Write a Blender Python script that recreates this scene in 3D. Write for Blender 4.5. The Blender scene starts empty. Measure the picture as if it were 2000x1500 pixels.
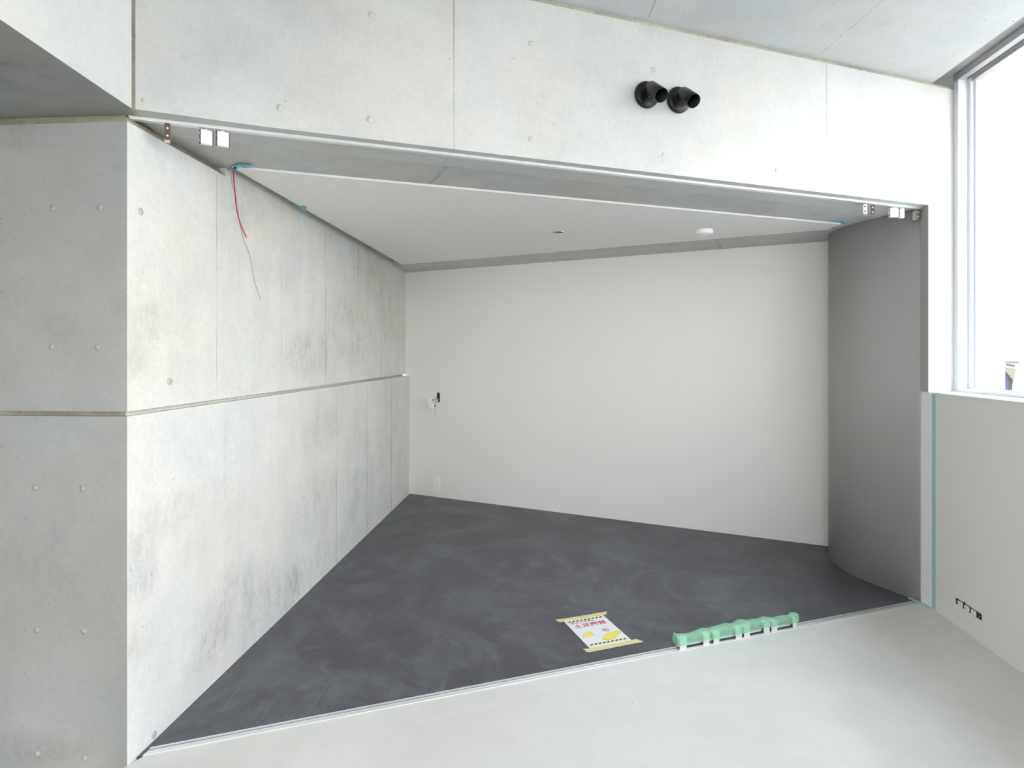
import bpy, bmesh, math, random
from mathutils import Vector, Matrix
from mathutils.geometry import tessellate_polygon

# ------------------------------------------------------------------ camera, sky, light
F, CX, HY, H = 1138.0, 1000.0, 693.0, 1.28     # focal length in px, centre, horizon row, eye height
sc = bpy.context.scene
sc.view_settings.view_transform = 'Standard'
sc.view_settings.look = 'None'
sc.view_settings.gamma = 1.0
sc.view_settings.exposure = 0.24
sc.view_settings.use_curve_mapping = False
COL = sc.collection

cam_d = bpy.data.cameras.new('camera'); cam = bpy.data.objects.new('camera', cam_d); COL.objects.link(cam)
cam_d.sensor_width = 36.0; cam_d.lens = F / 2000.0 * 36.0
cam_d.shift_y = -(750.0 - HY) / 2000.0
cam_d.clip_start = 0.02; cam_d.clip_end = 500
cam.location = (0, 0, H); cam.rotation_euler = (math.pi / 2, 0, 0)
sc.camera = cam

SKY = 8.5
world = bpy.data.worlds.new('overcast_sky'); sc.world = world; world.use_nodes = True
wn = world.node_tree.nodes; wl = world.node_tree.links
bg = wn['Background']
tc = wn.new('ShaderNodeTexCoord'); sx = wn.new('ShaderNodeSeparateXYZ'); rp = wn.new('ShaderNodeValToRGB')
wl.new(tc.outputs['Generated'], sx.inputs[0]); wl.new(sx.outputs['Z'], rp.inputs[0]); wl.new(rp.outputs[0], bg.inputs[0])
rp.color_ramp.elements[0].position = 0.0; rp.color_ramp.elements[0].color = (0.56, 0.552, 0.53, 1)
rp.color_ramp.elements[1].position = 0.9; rp.color_ramp.elements[1].color = (0.76, 0.855, 1.0, 1)
_e = rp.color_ramp.elements.new(0.35); _e.color = (0.76, 0.775, 0.785, 1)
bg.inputs[1].default_value = SKY

try:
    sc.cycles.max_bounces = 14; sc.cycles.diffuse_bounces = 10; sc.cycles.glossy_bounces = 5
    sc.cycles.transparent_max_bounces = 12
    sc.cycles.sample_clamp_indirect = 8.0
    sc.cycles.use_denoising = True
except Exception:
    pass

# ------------------------------------------------------------------ projection helpers
def ray(px, py): return Vector(((px - CX) / F, 1.0, (HY - py) / F))
E = Vector((0, 0, H))
def hitz(px, py, z=0.0):
    r = ray(px, py); return E + r * ((z - H) / r.z)
def hitp(px, py, p0, n):
    r = ray(px, py); return E + r * ((Vector(p0) - E).dot(n) / r.dot(n))

TH = math.radians(19.1)
U = Vector((math.cos(TH), math.sin(TH), 0)); N = Vector((-math.sin(TH), math.cos(TH), 0))   # along and across the opening
def SD(s, d, z=0.0): return Vector((U.x * s + N.x * d, U.y * s + N.y * d, z))
def hitD(px, py, d): return hitp(px, py, SD(0, d), N)

C0 = Vector((-1.197, 1.812, 0)); UL = Vector((0.0707, 0.9975, 0)).normalized(); LL = Vector((-UL.y, UL.x, 0))
C1 = Vector((-0.944, 5.374, 0)); C1U = Vector((-0.986, 5.394, 0))
UB = Vector((math.cos(math.radians(-25.8)), math.sin(math.radians(-25.8)), 0)); NB = Vector((-UB.y, UB.x, 0))
def hitL(px, py): return hitp(px, py, C0, LL)                 # long left wall
def hitF(px, py): return hitp(px, py, C0, UL)                 # left wall's end facing the camera
def hitB(px, py): return hitp(px, py, C1, NB)                 # back wall
W0 = Vector((2.1247, 2.9486, 0)); UR = Vector((0.1208, 1.0, 0)).normalized(); NR = Vector((UR.y, -UR.x, 0))  # right low wall, NR points outwards
def hitR(px, py): return hitp(px, py, W0, NR)
ZS, ZC, ZP = 2.04, 2.667, 2.030                                # alcove soffit, main ceiling, white panel

# ------------------------------------------------------------------ object helpers
class MB:
    def __init__(s): s.bm = bmesh.new()
    def prism(s, pts, off, mat=0):
        bm = s.bm; off = Vector(off); pts = [Vector(p) for p in pts]
        a = [bm.verts.new(p) for p in pts]; b = [bm.verts.new(p + off) for p in pts]; n = len(pts)
        fs = [bm.faces.new(a[::-1]), bm.faces.new(b)]
        for i in range(n): fs.append(bm.faces.new((a[i], a[(i + 1) % n], b[(i + 1) % n], b[i])))
        for f in fs: f.material_index = mat
        bmesh.ops.recalc_face_normals(bm, faces=fs); return s
    def slab(s, poly, z0, z1, mat=0):
        return s.prism([Vector((p[0], p[1], z0)) for p in poly], (0, 0, z1 - z0), mat)
    def box(s, c, ax, ay, az, mat=0):
        c, ax, ay, az = Vector(c), Vector(ax), Vector(ay), Vector(az)
        return s.prism([c - ax - ay - az, c + ax - ay - az, c + ax + ay - az, c - ax + ay - az], az * 2, mat)
    def tube(s, pts, r, seg=8, mat=0, cap=True):
        bm = s.bm; pts = [Vector(p) for p in pts]; rings = []
        up = Vector((0.3, 0.2, 0.93))
        for i, p in enumerate(pts):
            t = (pts[min(i + 1, len(pts) - 1)] - pts[max(i - 1, 0)]).normalized()
            x = t.cross(up)
            if x.length < 0.05: x = t.cross(Vector((1, 0, 0)))
            x.normalize(); y = t.cross(x).normalized(); up = -y if False else up
            rr = r[i] if isinstance(r, (list, tuple)) else r
            rings.append([bm.verts.new(p + (x * math.cos(2 * math.pi * k / seg) + y * math.sin(2 * math.pi * k / seg)) * rr) for k in range(seg)])
        fs = []
        for a, b in zip(rings, rings[1:]):
            for k in range(seg): fs.append(bm.faces.new((a[k], a[(k + 1) % seg], b[(k + 1) % seg], b[k])))
        if cap: fs.append(bm.faces.new(rings[0][::-1])); fs.append(bm.faces.new(rings[-1]))
        for f in fs: f.material_index = mat; f.smooth = True
        bmesh.ops.recalc_face_normals(bm, faces=fs); return s
    def lathe(s, origin, axis, prof, seg=40, mat=0, closed=False):
        """prof: list of (radius, distance along axis)"""
        bm = s.bm; o = Vector(origin); a = Vector(axis).normalized()
        x = a.cross(Vector((0.13, 0.27, 0.95))).normalized(); y = a.cross(x).normalized(); rings = []
        for r, t in prof:
            if r < 1e-6: rings.append([bm.verts.new(o + a * t)])
            else: rings.append([bm.verts.new(o + a * t + (x * math.cos(2 * math.pi * k / seg) + y * math.sin(2 * math.pi * k / seg)) * r) for k in range(seg)])
        fs = []
        pairs = list(zip(rings, rings[1:])) + ([(rings[-1], rings[0])] if closed else [])
        for p, q in pairs:
            for k in range(seg):
                k2 = (k + 1) % seg
                vs = [p[0], q[k2], q[k]] if len(p) == 1 else ([p[k], p[k2], q[0]] if len(q) == 1 else [p[k], p[k2], q[k2], q[k]])
                fs.append(bm.faces.new(vs))
        for f in fs: f.material_index = mat; f.smooth = True
        bmesh.ops.recalc_face_normals(bm, faces=fs); return s
    def build(s, name, mats, parent=None, bevel=0.0, smooth_angle=None):
        me = bpy.data.meshes.new(name); s.bm.to_mesh(me); s.bm.free()
        o = bpy.data.objects.new(name, me); COL.objects.link(o)
        for m in (mats if isinstance(mats, (list, tuple)) else [mats]): me.materials.append(m)
        if parent: o.parent = parent
        if bevel:
            b = o.modifiers.new('bevel', 'BEVEL'); b.width = bevel; b.segments = 2; b.limit_method = 'ANGLE'; b.angle_limit = math.radians(40)
        if smooth_angle:
            for e in me.edges: pass
        return o

def recenter(o, origin):
    """move the object's origin without moving its shape"""
    origin = Vector(origin); o.data.transform(Matrix.Translation(-origin)); o.location = origin; return o
def tag(o, label, cat, group=None):
    o['label'] = label; o['category'] = cat
    if group: o['group'] = group
    return o
def struct(o): o['kind'] = 'structure'; return o
def thing(name, label, cat, loc, group=None):
    o = bpy.data.objects.new(name, None); COL.objects.link(o); o.location = loc; o.empty_display_size = 0.05
    return tag(o, label, cat, group)
def part(o, parent):
    """parent a world-space mesh to an Empty that is only translated"""
    o.parent = parent; loc = parent.location
    p = parent
    tot = Vector((0, 0, 0))
    while p is not None: tot += p.location; p = p.parent
    o.data.transform(Matrix.Translation(-tot)); return o

# ------------------------------------------------------------------ materials
def nt(name):
    m = bpy.data.materials.new(name); m.use_nodes = True
    return m, m.node_tree.nodes, m.node_tree.links, m.node_tree.nodes['Principled BSDF']
def plain(name, col, rough=0.5, metal=0.0, spec=0.5, bump=0.0, bscale=200, vary=0.0, vscale=3.0):
    m, n, l, b = nt(name)
    b.inputs['Base Color'].default_value = (*col, 1); b.inputs['Roughness'].default_value = rough
    b.inputs['Metallic'].default_value = metal; b.inputs['Specular IOR Level'].default_value = spec
    t = n.new('ShaderNodeTexCoord')
    if vary:
        no = n.new('ShaderNodeTexNoise'); no.inputs['Scale'].default_value = vscale; no.inputs['Detail'].default_value = 4
        l.new(t.outputs['Object'], no.inputs['Vector'])
        mr = n.new('ShaderNodeMapRange'); mr.inputs[1].default_value = .3; mr.inputs[2].default_value = .7
        mr.inputs[3].default_value = 1 - vary; mr.inputs[4].default_value = 1 + vary; l.new(no.outputs[0], mr.inputs[0])
        vm = n.new('ShaderNodeVectorMath'); vm.operation = 'SCALE'; vm.inputs[0].default_value = col
        l.new(mr.outputs[0], vm.inputs['Scale']); l.new(vm.outputs[0], b.inputs['Base Color'])
    if bump:
        no = n.new('ShaderNodeTexNoise'); no.inputs['Scale'].default_value = bscale; no.inputs['Detail'].default_value = 3
        l.new(t.outputs['Object'], no.inputs['Vector'])
        bp = n.new('ShaderNodeBump'); bp.inputs['Strength'].default_value = bump; bp.inputs['Distance'].default_value = 0.001
        l.new(no.outputs[0], bp.inputs['Height']); l.new(bp.outputs[0], b.inputs['Normal'])
    return m

class NB_:
    """tiny math-node builder"""
    def __init__(s, n, l): s.n, s.l = n, l
    def m(s, op, a, b=None, c=None, clamp=False):
        x = s.n.new('ShaderNodeMath'); x.operation = op; x.use_clamp = clamp
        for i, v in enumerate((a, b, c)):
            if v is None: continue
            if isinstance(v, (int, float)): x.inputs[i].default_value = v
            else: s.l.new(v, x.inputs[i])
        return x.outputs[0]
    def dot(s, vec, axis):
        x = s.n.new('ShaderNodeVectorMath'); x.operation = 'DOT_PRODUCT'; s.l.new(vec, x.inputs[0]); x.inputs[1].default_value = axis
        return x.outputs['Value']
    def noise(s, vec, scale, detail=5, rough=.55, dist=0.0, stretch=None, off=0.0):
        if stretch or off:
            mp = s.n.new('ShaderNodeMapping'); s.l.new(vec, mp.inputs[0]); mp.inputs['Scale'].default_value = stretch or (1, 1, 1)
            mp.inputs['Location'].default_value = (off, off * 1.7, off * .6); vec = mp.outputs[0]
        x = s.n.new('ShaderNodeTexNoise'); x.inputs['Scale'].default_value = scale; x.inputs['Detail'].default_value = detail
        x.inputs['Roughness'].default_value = rough; x.inputs['Distortion'].default_value = dist; s.l.new(vec, x.inputs['Vector'])
        return x.outputs[0]
    def rng(s, v, a, b, c, d, smooth=False):
        x = s.n.new('ShaderNodeMapRange'); s.l.new(v, x.inputs[0])
        if smooth: x.interpolation_type = 'SMOOTHSTEP'
        for i, q in enumerate((a, b, c, d)): x.inputs[i + 1].default_value = q
        return x.outputs[0]

def concrete(name, base, axis=(1, 0, 0), axis2=(0, 0, 1), lines=(), blobs=(), mott=.10, fine=.07, streak=0.0, seed=0.0,
             pin=.5, rough=.62, spec=.35, tint=(1.0, .985, .95), bump=.25):
    m, n, l, b = nt(name); k = NB_(n, l)
    P = n.new('ShaderNodeTexCoord').outputs['Object']
    u = k.dot(P, axis); v = k.dot(P, axis2)
    A = k.noise(P, 1.3, 9, .62, .3, off=seed); B = k.noise(P, 7, 7, .6, .2, off=seed + 3); C = k.noise(P, 60, 3, .6)
    val = k.m('ADD', 1.0, k.m('MULTIPLY', k.rng(A, .32, .68, -1, 1, True), mott))
    val = k.m('ADD', val, k.m('MULTIPLY', k.rng(B, .35, .65, -1, 1, True), mott * .45))
    val = k.m('ADD', val, k.m('MULTIPLY', k.rng(C, .3, .7, -1, 1), fine * .6))
    C2 = k.noise(P, 24, 6, .7, .5, off=seed + 11); C3 = k.noise(P, 2.6, 5, .6, .4, off=seed + 13)
    blot = k.m('MULTIPLY', k.rng(C2, .50, .72, 0, 1, True), k.rng(C3, .45, .65, .15, 1, True))
    val = k.m('SUBTRACT', val, k.m('MULTIPLY', blot, mott * 1.7))
    if streak:
        S = k.noise(P, 9, 4, .6, 0, stretch=(1, 1, .12), off=seed + 7)
        val = k.m('ADD', val, k.m('MULTIPLY', k.rng(S, .35, .65, -1, 1, True), streak))
    # pin holes
    vo = n.new('ShaderNodeTexVoronoi'); vo.inputs['Scale'].default_value = 26; l.new(P, vo.inputs['Vector'])
    sp = n.new('ShaderNodeSeparateColor'); l.new(vo.outputs['Color'], sp.inputs[0])
    hole = k.m('MULTIPLY', k.m('LESS_THAN', vo.outputs['Distance'], k.rng(sp.outputs[1], 0, 1, .035, .11)), k.m('LESS_THAN', sp.outputs[0], .26))
    val = k.m('SUBTRACT', val, k.m('MULTIPLY', hole, pin * .5))
    # weathering patches of their own shape
    dark = None
    for (bu, bv, ru, rv, st) in blobs:
        du = k.m('DIVIDE', k.m('SUBTRACT', u, bu), ru); dv = k.m('DIVIDE', k.m('SUBTRACT', v, bv), rv)
        d2 = k.m('ADD', k.m('MULTIPLY', du, du), k.m('MULTIPLY', dv, dv))
        g = k.m('MULTIPLY', k.rng(d2, 0, 1, 1, 0, True), st)
        dark = g if dark is None else k.m('ADD', dark, g)
    if dark is not None:
        T = k.noise(P, 26, 6, .75, .6, stretch=(1, 1, .5), off=seed + 1)
        T2 = k.noise(P, 4.5, 5, .6, .4, off=seed + 9)
        tt = k.m('MULTIPLY', k.rng(T, .36, .64, .22, 1, True), k.rng(T2, .32, .64, .35, 1, True))
        val = k.m('SUBTRACT', val, k.m('MULTIPLY', k.m('MULTIPLY', dark, tt), .6))
    # formwork joints: (axis vector, value, half width, axis2 vector, lo, hi, strength)
    W = k.rng(k.noise(P, 14, 3), .3, .7, -1, 1); W2 = k.rng(k.noise(P, 5, 4, .6, off=2), .4, .62, .25, 1)
    for (a1, c, w, a2, lo, hi, st) in lines:
        d = k.m('ABSOLUTE', k.m('ADD', k.m('SUBTRACT', k.dot(P, a1), c), k.m('MULTIPLY', W, w * .35)))
        mk = k.rng(d, w * .6, w * 1.9, 1, 0)
        q = k.dot(P, a2); mk = k.m('MULTIPLY', mk, k.m('MULTIPLY', k.m('GREATER_THAN', q, lo), k.m('LESS_THAN', q, hi)))
        val = k.m('SUBTRACT', val, k.m('MULTIPLY', k.m('MULTIPLY', mk, W2), st))
    # slight warm / cool drift
    D = k.noise(P, 2.1, 4, .5, off=seed + 5)
    mix = n.new('ShaderNodeMix'); mix.data_type = 'RGBA'; l.new(k.rng(D, .35, .65, 0, 1), mix.inputs[0])
    mix.inputs[6].default_value = (base[0] * tint[0], base[1] * tint[1], base[2] * tint[2], 1)
    mix.inputs[7].default_value = (base[0] * .965, base[1] * .995, base[2] * 1.01, 1)
    vm = n.new('ShaderNodeVectorMath'); vm.operation = 'SCALE'; l.new(mix.outputs[2], vm.inputs[0]); l.new(val, vm.inputs['Scale'])
    l.new(vm.outputs[0], b.inputs['Base Color'])
    b.inputs['Roughness'].default_value = rough; b.inputs['Specular IOR Level'].default_value = spec
    if bump:
        bp = n.new('ShaderNodeBump'); bp.inputs['Strength'].default_value = bump; bp.inputs['Distance'].default_value = .0015
        hh = k.m('SUBTRACT', k.m('MULTIPLY', C, .5), hole); hh = k.m('ADD', hh, B)
        l.new(hh, bp.inputs['Height']); l.new(bp.outputs[0], b.inputs['Normal'])
    return m

def along(p, ax): return p.x * ax[0] + p.y * ax[1] + p.z * ax[2]
Zv = (0, 0, 1)
def vline(hit, ax, px, y0, y1, w=.0018, st=.35):
    a, b_ = hit(px, y0), hit(px, y1)
    return (tuple(ax), (along(a, ax) + along(b_, ax)) / 2, w, Zv, min(a.z, b_.z), max(a.z, b_.z), st)
def blob(hit, ax, px, py, rx, ry, st):
    a = hit(px, py); b_ = hit(px + rx, py); c = hit(px, py + ry)
    return (along(a, ax), a.z, abs(along(b_, ax) - along(a, ax)), abs(c.z - a.z), st)

CON = (.66, .67, .645)
lw_lines = [vline(hitL, UL, 426, 345, 775, .0022, .4), vline(hitL, UL, 555, 392, 745, .003, .3), vline(hitL, UL, 643, 450, 748, .0045, .42),
            vline(hitL, UL, 707, 483, 600, .005, .4), vline(hitL, UL, 753, 512, 735, .005, .3),
            vline(hitL, UL, 657, 760, 1100, .0045, .4), vline(hitL, UL, 717, 748, 1050, .005, .28), vline(hitL, UL, 764, 740, 1003, .006, .42),
            vline(hitL, UL, 440, 800, 1290, .0015, .18), vline(hitL, UL, 590, 405, 560, .003, .15), vline(hitL, UL, 612, 420, 500, .003, .12)]
B_ = lambda px, py, rx, ry, st: blob(hitL, UL, px, py, rx, ry, st)
lw_blobs = [B_(605, 690, 55, 60, .42), B_(680, 650, 60, 90, .32), B_(300, 630, 60, 50, .28), B_(275, 1110, 40, 90, .45), B_(320, 1010, 80, 60, .2),
            B_(470, 1190, 80, 110, .36), B_(620, 990, 60, 90, .34), B_(700, 950, 35, 190, .30), B_(555, 1160, 50, 90, .34), B_(630, 840, 40, 60, .30),
            B_(480, 400, 50, 60, .28), B_(560, 500, 60, 90, .14), B_(740, 600, 60, 120, .30), B_(770, 850, 40, 160, .24), B_(620, 1100, 70, 50, .3),
            B_(265, 700, 30, 50, .22), B_(430, 1000, 60, 90, .12), B_(400, 1280, 60, 60, .25), B_(710, 500, 60, 50, .2), B_(270, 1260, 40, 60, .25)]
M_left = concrete('concrete_left_wall', (.735, .73, .71), UL, Zv, lw_lines, lw_blobs, mott=.05, fine=.07, streak=.02, seed=1)
F_ = lambda px, py, rx, ry, st: blob(hitF, LL, px, py, rx, ry, st)
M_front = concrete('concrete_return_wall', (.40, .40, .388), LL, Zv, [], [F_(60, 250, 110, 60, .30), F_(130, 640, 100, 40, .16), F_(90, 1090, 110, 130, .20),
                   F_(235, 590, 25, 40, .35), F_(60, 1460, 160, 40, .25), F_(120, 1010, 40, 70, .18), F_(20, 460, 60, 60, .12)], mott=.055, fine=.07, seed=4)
hd = lambda px, py: hitD(px, py, 2.10)
D_ = lambda px, py, rx, ry, st: blob(hd, U, px, py, rx, ry, st)
M_head = concrete('concrete_header', (.57, .568, .55), U, Zv, [vline(hd, U, 887, -60, 292, .0022, .42), vline(hd, U, 1615, 110, 385, .003, .25)],
                  [D_(430, 90, 130, 80, .14), D_(320, 160, 60, 60, .14), D_(640, 30, 200, 50, .10), D_(600, 190, 60, 50, .14), D_(1150, 150, 60, 40, .12),
                   D_(1280, 60, 60, 20, .15), D_(1450, 85, 180, 25, .08)], mott=.045, fine=.06, seed=7)
sof = lambda px, py: hitz(px, py, ZS)
def sline(p, q, w, st, up=True):
    """joint on a horizontal plane between two floor-plan points"""
    d = (q - p); L = d.length; d.normalize(); nn = Vector((-d.y, d.x, 0))
    return (tuple(nn), along(p, nn), w, tuple(d), along(p, d), along(p, d) + L, st)
bandA, bandB = SD(-.6, 2.1975), SD(3.2, 2.1975)
M_soff = concrete('concrete_soffit', (.54, .54, .525), U, N, [sline(sof(882, 316), sof(838, 361), .006, .3), sline(sof(1560, 393), sof(1462, 424), .003, .3),
                  sline(sof(1398, 467), sof(1407, 485), .012, .3), sline(bandA, bandB, .0012, .12),
                  (tuple(N), 2.192, .012, tuple(U), -1, 4, .10)], [], mott=.09, fine=.06, seed=9)
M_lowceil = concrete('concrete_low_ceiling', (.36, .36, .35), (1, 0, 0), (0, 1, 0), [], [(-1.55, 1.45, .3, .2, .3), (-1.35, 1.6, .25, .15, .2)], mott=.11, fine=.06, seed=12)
M_beam = concrete('concrete_beam_side', (.70, .70, .68), (0, 1, 0), Zv, [], [], mott=.04, fine=.05, seed=15)
cz = lambda px, py: hitz(px, py, ZC)
M_ceil = concrete('concrete_ceiling', (.545, .548, .54), U, N, [sline(p_, p_ + (q_ - p_) * 9, .0024, st_) for p_, q_, st_ in ((cz(1266, 36), cz(1300, -50), .45), (cz(1600, 108), cz(1760, -30), .35))],
                  [], mott=.055, fine=.05, seed=18, pin=1.0)
M_groove = concrete('concrete_groove', (.43, .40, .31), mott=.22, fine=.2, seed=21, pin=0)
M_joint = concrete('concrete_joint', (.58, .57, .53), mott=.10, fine=.2, seed=24, pin=0)
M_plug = plain('plug_mortar', (.56, .56, .52), .7, bump=.3)
M_plug_d = plain('plug_mortar_grey', (.46, .46, .43), .7, bump=.3)
M_plug_rimd = plain('plug_rim_grey', (.36, .36, .345), .8)
M_plug_rim = plain('plug_rim', (.56, .56, .54), .8)
M_board = plain('white_painted_board', (.86, .855, .83), .55, bump=.05, bscale=90)
M_panel = plain('ceiling_board', (.88, .87, .84), .6)
M_grey = plain('grey_painted_board', (.41, .40, .39), .6, bump=.05, bscale=120)
M_low = plain('pale_grey_board', (.83, .82, .79), .55, bump=.05, bscale=120)
M_white = plain('white_trim', (.82, .83, .81), .45)
M_alu = plain('brushed_aluminium', (.86, .87, .88), .36, .6)
M_aluw = plain('window_frame_grey', (.44, .43, .43), .4, .35)
M_alul = plain('window_frame_pale', (.74, .76, .80), .45, .1)
M_dark = plain('dark_slot', (.03, .03, .035), .6)
M_black = plain('black_enamel', (.006, .006, .007), .36, 0, .4)
M_blue = plain('blue_masking_tape', (.16, .50, .63), .6, vary=.15, vscale=60)
M_blue_pale = plain('pale_blue_masking_tape', (.42, .60, .68), .6, vary=.1, vscale=60)
M_yel = plain('yellow_masking_tape', (.72, .66, .33), .6, vary=.08, vscale=70)
M_paper = plain('sign_paper', (.80, .81, .83), .5)
M_red = plain('red_ink', (.62, .05, .09), .6); M_ink = plain('black_ink', (.03, .03, .04), .6); M_yink = plain('yellow_ink', (.90, .76, .09), .6)
M_inkline = plain('grey_ink', (.35, .34, .22), .6)
M_plast = plain('white_plastic', (.93, .93, .91), .35)
M_plast2 = plain('cream_plastic', (.90, .89, .84), .4)
M_brown = plain('brown_steel_end', (.13, .07, .06), .4, .3)
M_steel = plain('bright_steel', (.86, .87, .88), .3, .55)
M_gunk = plain('grey_cable', (.36, .39, .41), .5); M_redc = plain('red_cable', (.45, .02, .04), .45)
M_cream = plain('cream_wire', (.8, .7, .45), .5)

def floor_dark():
    m, n, l, b = nt('dark_trowelled_mortar'); k = NB_(n, l); P = n.new('ShaderNodeTexCoord').outputs['Object']
    A = k.noise(P, 1.5, 8, .6, 2.2, off=2); B = k.noise(P, 5.0, 8, .65, 3.0, stretch=(1, .55, 1), off=5); C = k.noise(P, 90, 3)
    S = k.noise(P, 3.2, 6, .6, 5.0, off=8)
    v = k.m('ADD', k.m('MULTIPLY', k.rng(A, .35, .65, 0, 1, True), .45), k.m('MULTIPLY', k.rng(B, .38, .66, 0, 1, True), .35))
    v = k.m('ADD', v, k.m('MULTIPLY', k.rng(C, .3, .7, 0, 1), .12)); v = k.m('ADD', v, k.m('MULTIPLY', k.rng(S, .56, .66, 0, 1, True), .22))
    vo = n.new('ShaderNodeTexVoronoi'); vo.inputs['Scale'].default_value = 16; l.new(P, vo.inputs['Vector'])
    sp = n.new('ShaderNodeSeparateColor'); l.new(vo.outputs['Color'], sp.inputs[0])
    dot = k.m('MULTIPLY', k.m('LESS_THAN', vo.outputs['Distance'], .035), k.m('LESS_THAN', sp.outputs[0], .12))
    v = k.m('ADD', v, k.m('MULTIPLY', dot, 1.6))
    for (p, q, w, st) in (((540 + 1400 * .08, 1320), (540 + 690 * .08, 1402), .0014, .7), ((480, 1325), (430, 1392), .002, .45), ((1018, 1480 - 150), (950, 1180), .0012, .25),
                          ((882, 1285), (862, 1350), .0012, .4), ((735, 1140), (760, 1290), .0012, .2), ((1270, 1110), (1330, 1230), .0012, .2)):
        a1, c_, w_, a2, lo, hi, _ = sline(hitz(*p), hitz(*q), w, st)
        d = k.m('ABSOLUTE', k.m('SUBTRACT', k.dot(P, a1), c_)); mk = k.rng(d, w * .4, w * 1.4, 1, 0); qd = k.dot(P, a2)
        mk = k.m('MULTIPLY', mk, k.m('MULTIPLY', k.m('GREATER_THAN', qd, lo), k.m('LESS_THAN', qd, hi))); v = k.m('ADD', v, k.m('MULTIPLY', mk, st))
    r = n.new('ShaderNodeValToRGB'); l.new(v, r.inputs[0]); e = r.color_ramp.elements
    e[0].position = 0; e[0].color = (.062, .058, .070, 1); e[1].position = 1.0; e[1].color = (.150, .158, .178, 1)
    x = e.new(.5); x.color = (.096, .097, .112, 1)
    l.new(r.outputs[0], b.inputs['Base Color'])
    l.new(k.rng(B, .3, .7, .38, .55), b.inputs['Roughness']); b.inputs['Specular IOR Level'].default_value = .45
    bp = n.new('ShaderNodeBump'); bp.inputs['Strength'].default_value = .12; bp.inputs['Distance'].default_value = .002; l.new(A, bp.inputs['Height']); l.new(bp.outputs[0], b.inputs['Normal'])
    return m
def floor_light():
    m, n, l, b = nt('pale_trowelled_concrete'); k = NB_(n, l); P = n.new('ShaderNodeTexCoord').outputs['Object']
    A = k.noise(P, 1.1, 7, .55, 1.2, off=3); B = k.noise(P, 5, 6, .6, 1.5, off=6); C = k.noise(P, 120, 2)
    v = k.m('ADD', k.m('MULTIPLY', k.rng(A, .35, .65, 0, 1, True), .6), k.m('MULTIPLY', k.rng(B, .35, .65, 0, 1, True), .3))
    v = k.m('ADD', v, k.m('MULTIPLY', C, .1))
    vo = n.new('ShaderNodeTexVoronoi'); vo.inputs['Scale'].default_value = 18; l.new(P, vo.inputs['Vector'])
    sp = n.new('ShaderNodeSeparateColor'); l.new(vo.outputs['Color'], sp.inputs[0])
    dot = k.m('MULTIPLY', k.m('LESS_THAN', vo.outputs['Distance'], .05), k.m('LESS_THAN', sp.outputs[0], .07))
    r = n.new('ShaderNodeValToRGB'); l.new(v, r.inputs[0]); e = r.color_ramp.elements
    e[0].position = 0; e[0].color = (.64, .63, .60, 1); e[1].position = 1.0; e[1].color = (.73, .72, .69, 1)
    mx = n.new('ShaderNodeMix'); mx.data_type = 'RGBA'; l.new(dot, mx.inputs[0]); l.new(r.outputs[0], mx.inputs[6]); mx.inputs[7].default_value = (.40, .33, .25, 1)
    l.new(mx.outputs[2], b.inputs['Base Color'])
    l.new(k.rng(A, .3, .7, .34, .46), b.inputs['Roughness']); b.inputs['Specular IOR Level'].default_value = .5
    bp = n.new('ShaderNodeBump'); bp.inputs['Strength'].default_value = .1; bp.inputs['Distance'].default_value = .002; l.new(B, bp.inputs['Height']); l.new(bp.outputs[0], b.inputs['Normal'])
    return m
M_fdark = floor_dark(); M_flight = floor_light()
M_hall = plain('hall_dark_floor', (.02, .021, .03), .5)

def glass():
    m, n, l, b = nt('window_glass'); n.remove(b); out = n['Material Output']
    tr = n.new('ShaderNodeBsdfTransparent'); gl = n.new('ShaderNodeBsdfGlossy'); gl.inputs['Roughness'].default_value = .0
    fr = n.new('ShaderNodeFresnel'); fr.inputs[0].default_value = 1.45; mx = n.new('ShaderNodeMixShader')
    tr.inputs[0].default_value = (.985, .985, .985, 1)
    ge = n.new('ShaderNodeNewGeometry'); k = NB_(n, l)
    l.new(k.m('MULTIPLY', fr.outputs[0], k.m('SUBTRACT', 1.0, ge.outputs['Backfacing'])), mx.inputs[0]); l.new(tr.outputs[0], mx.inputs[1]); l.new(gl.outputs[0], mx.inputs[2]); l.new(mx.outputs[0], out.inputs[0]); return m
M_glass = glass()
def film():
    m, n, l, b = nt('green_film'); out = n['Material Output']
    b.inputs['Base Color'].default_value = (.50, .88, .64, 1); b.inputs['Roughness'].default_value = .3
    tr = n.new('ShaderNodeBsdfTransparent'); tr.inputs[0].default_value = (.66, .93, .77, 1)
    mx = n.new('ShaderNodeMixShader'); mx.inputs[0].default_value = .40
    l.new(tr.outputs[0], mx.inputs[1]); l.new(b.outputs[0], mx.inputs[2]); l.new(mx.outputs[0], out.inputs[0]); return m
M_film = film()

# ------------------------------------------------------------------ the shell
ZJ0, ZJ1 = 1.088, 1.103      # horizontal joint in the left wall
def off2(p, v, d): return Vector((p.x + v.x * d, p.y + v.y * d, 0))
def plug(mb, c, nrm, r=.0125):
    """filled tie hole: a shallow mortar disc with a darker rim, facing nrm"""
    mb.lathe(c, nrm, [(r, -.004), (r, .0006), (r * .84, .0006), (r * .84, -.004)], 20, 2)
    mb.lathe(c, nrm, [(r * .84, -.004), (r * .84, .0003), (0, .0003)], 20, 1)

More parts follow.
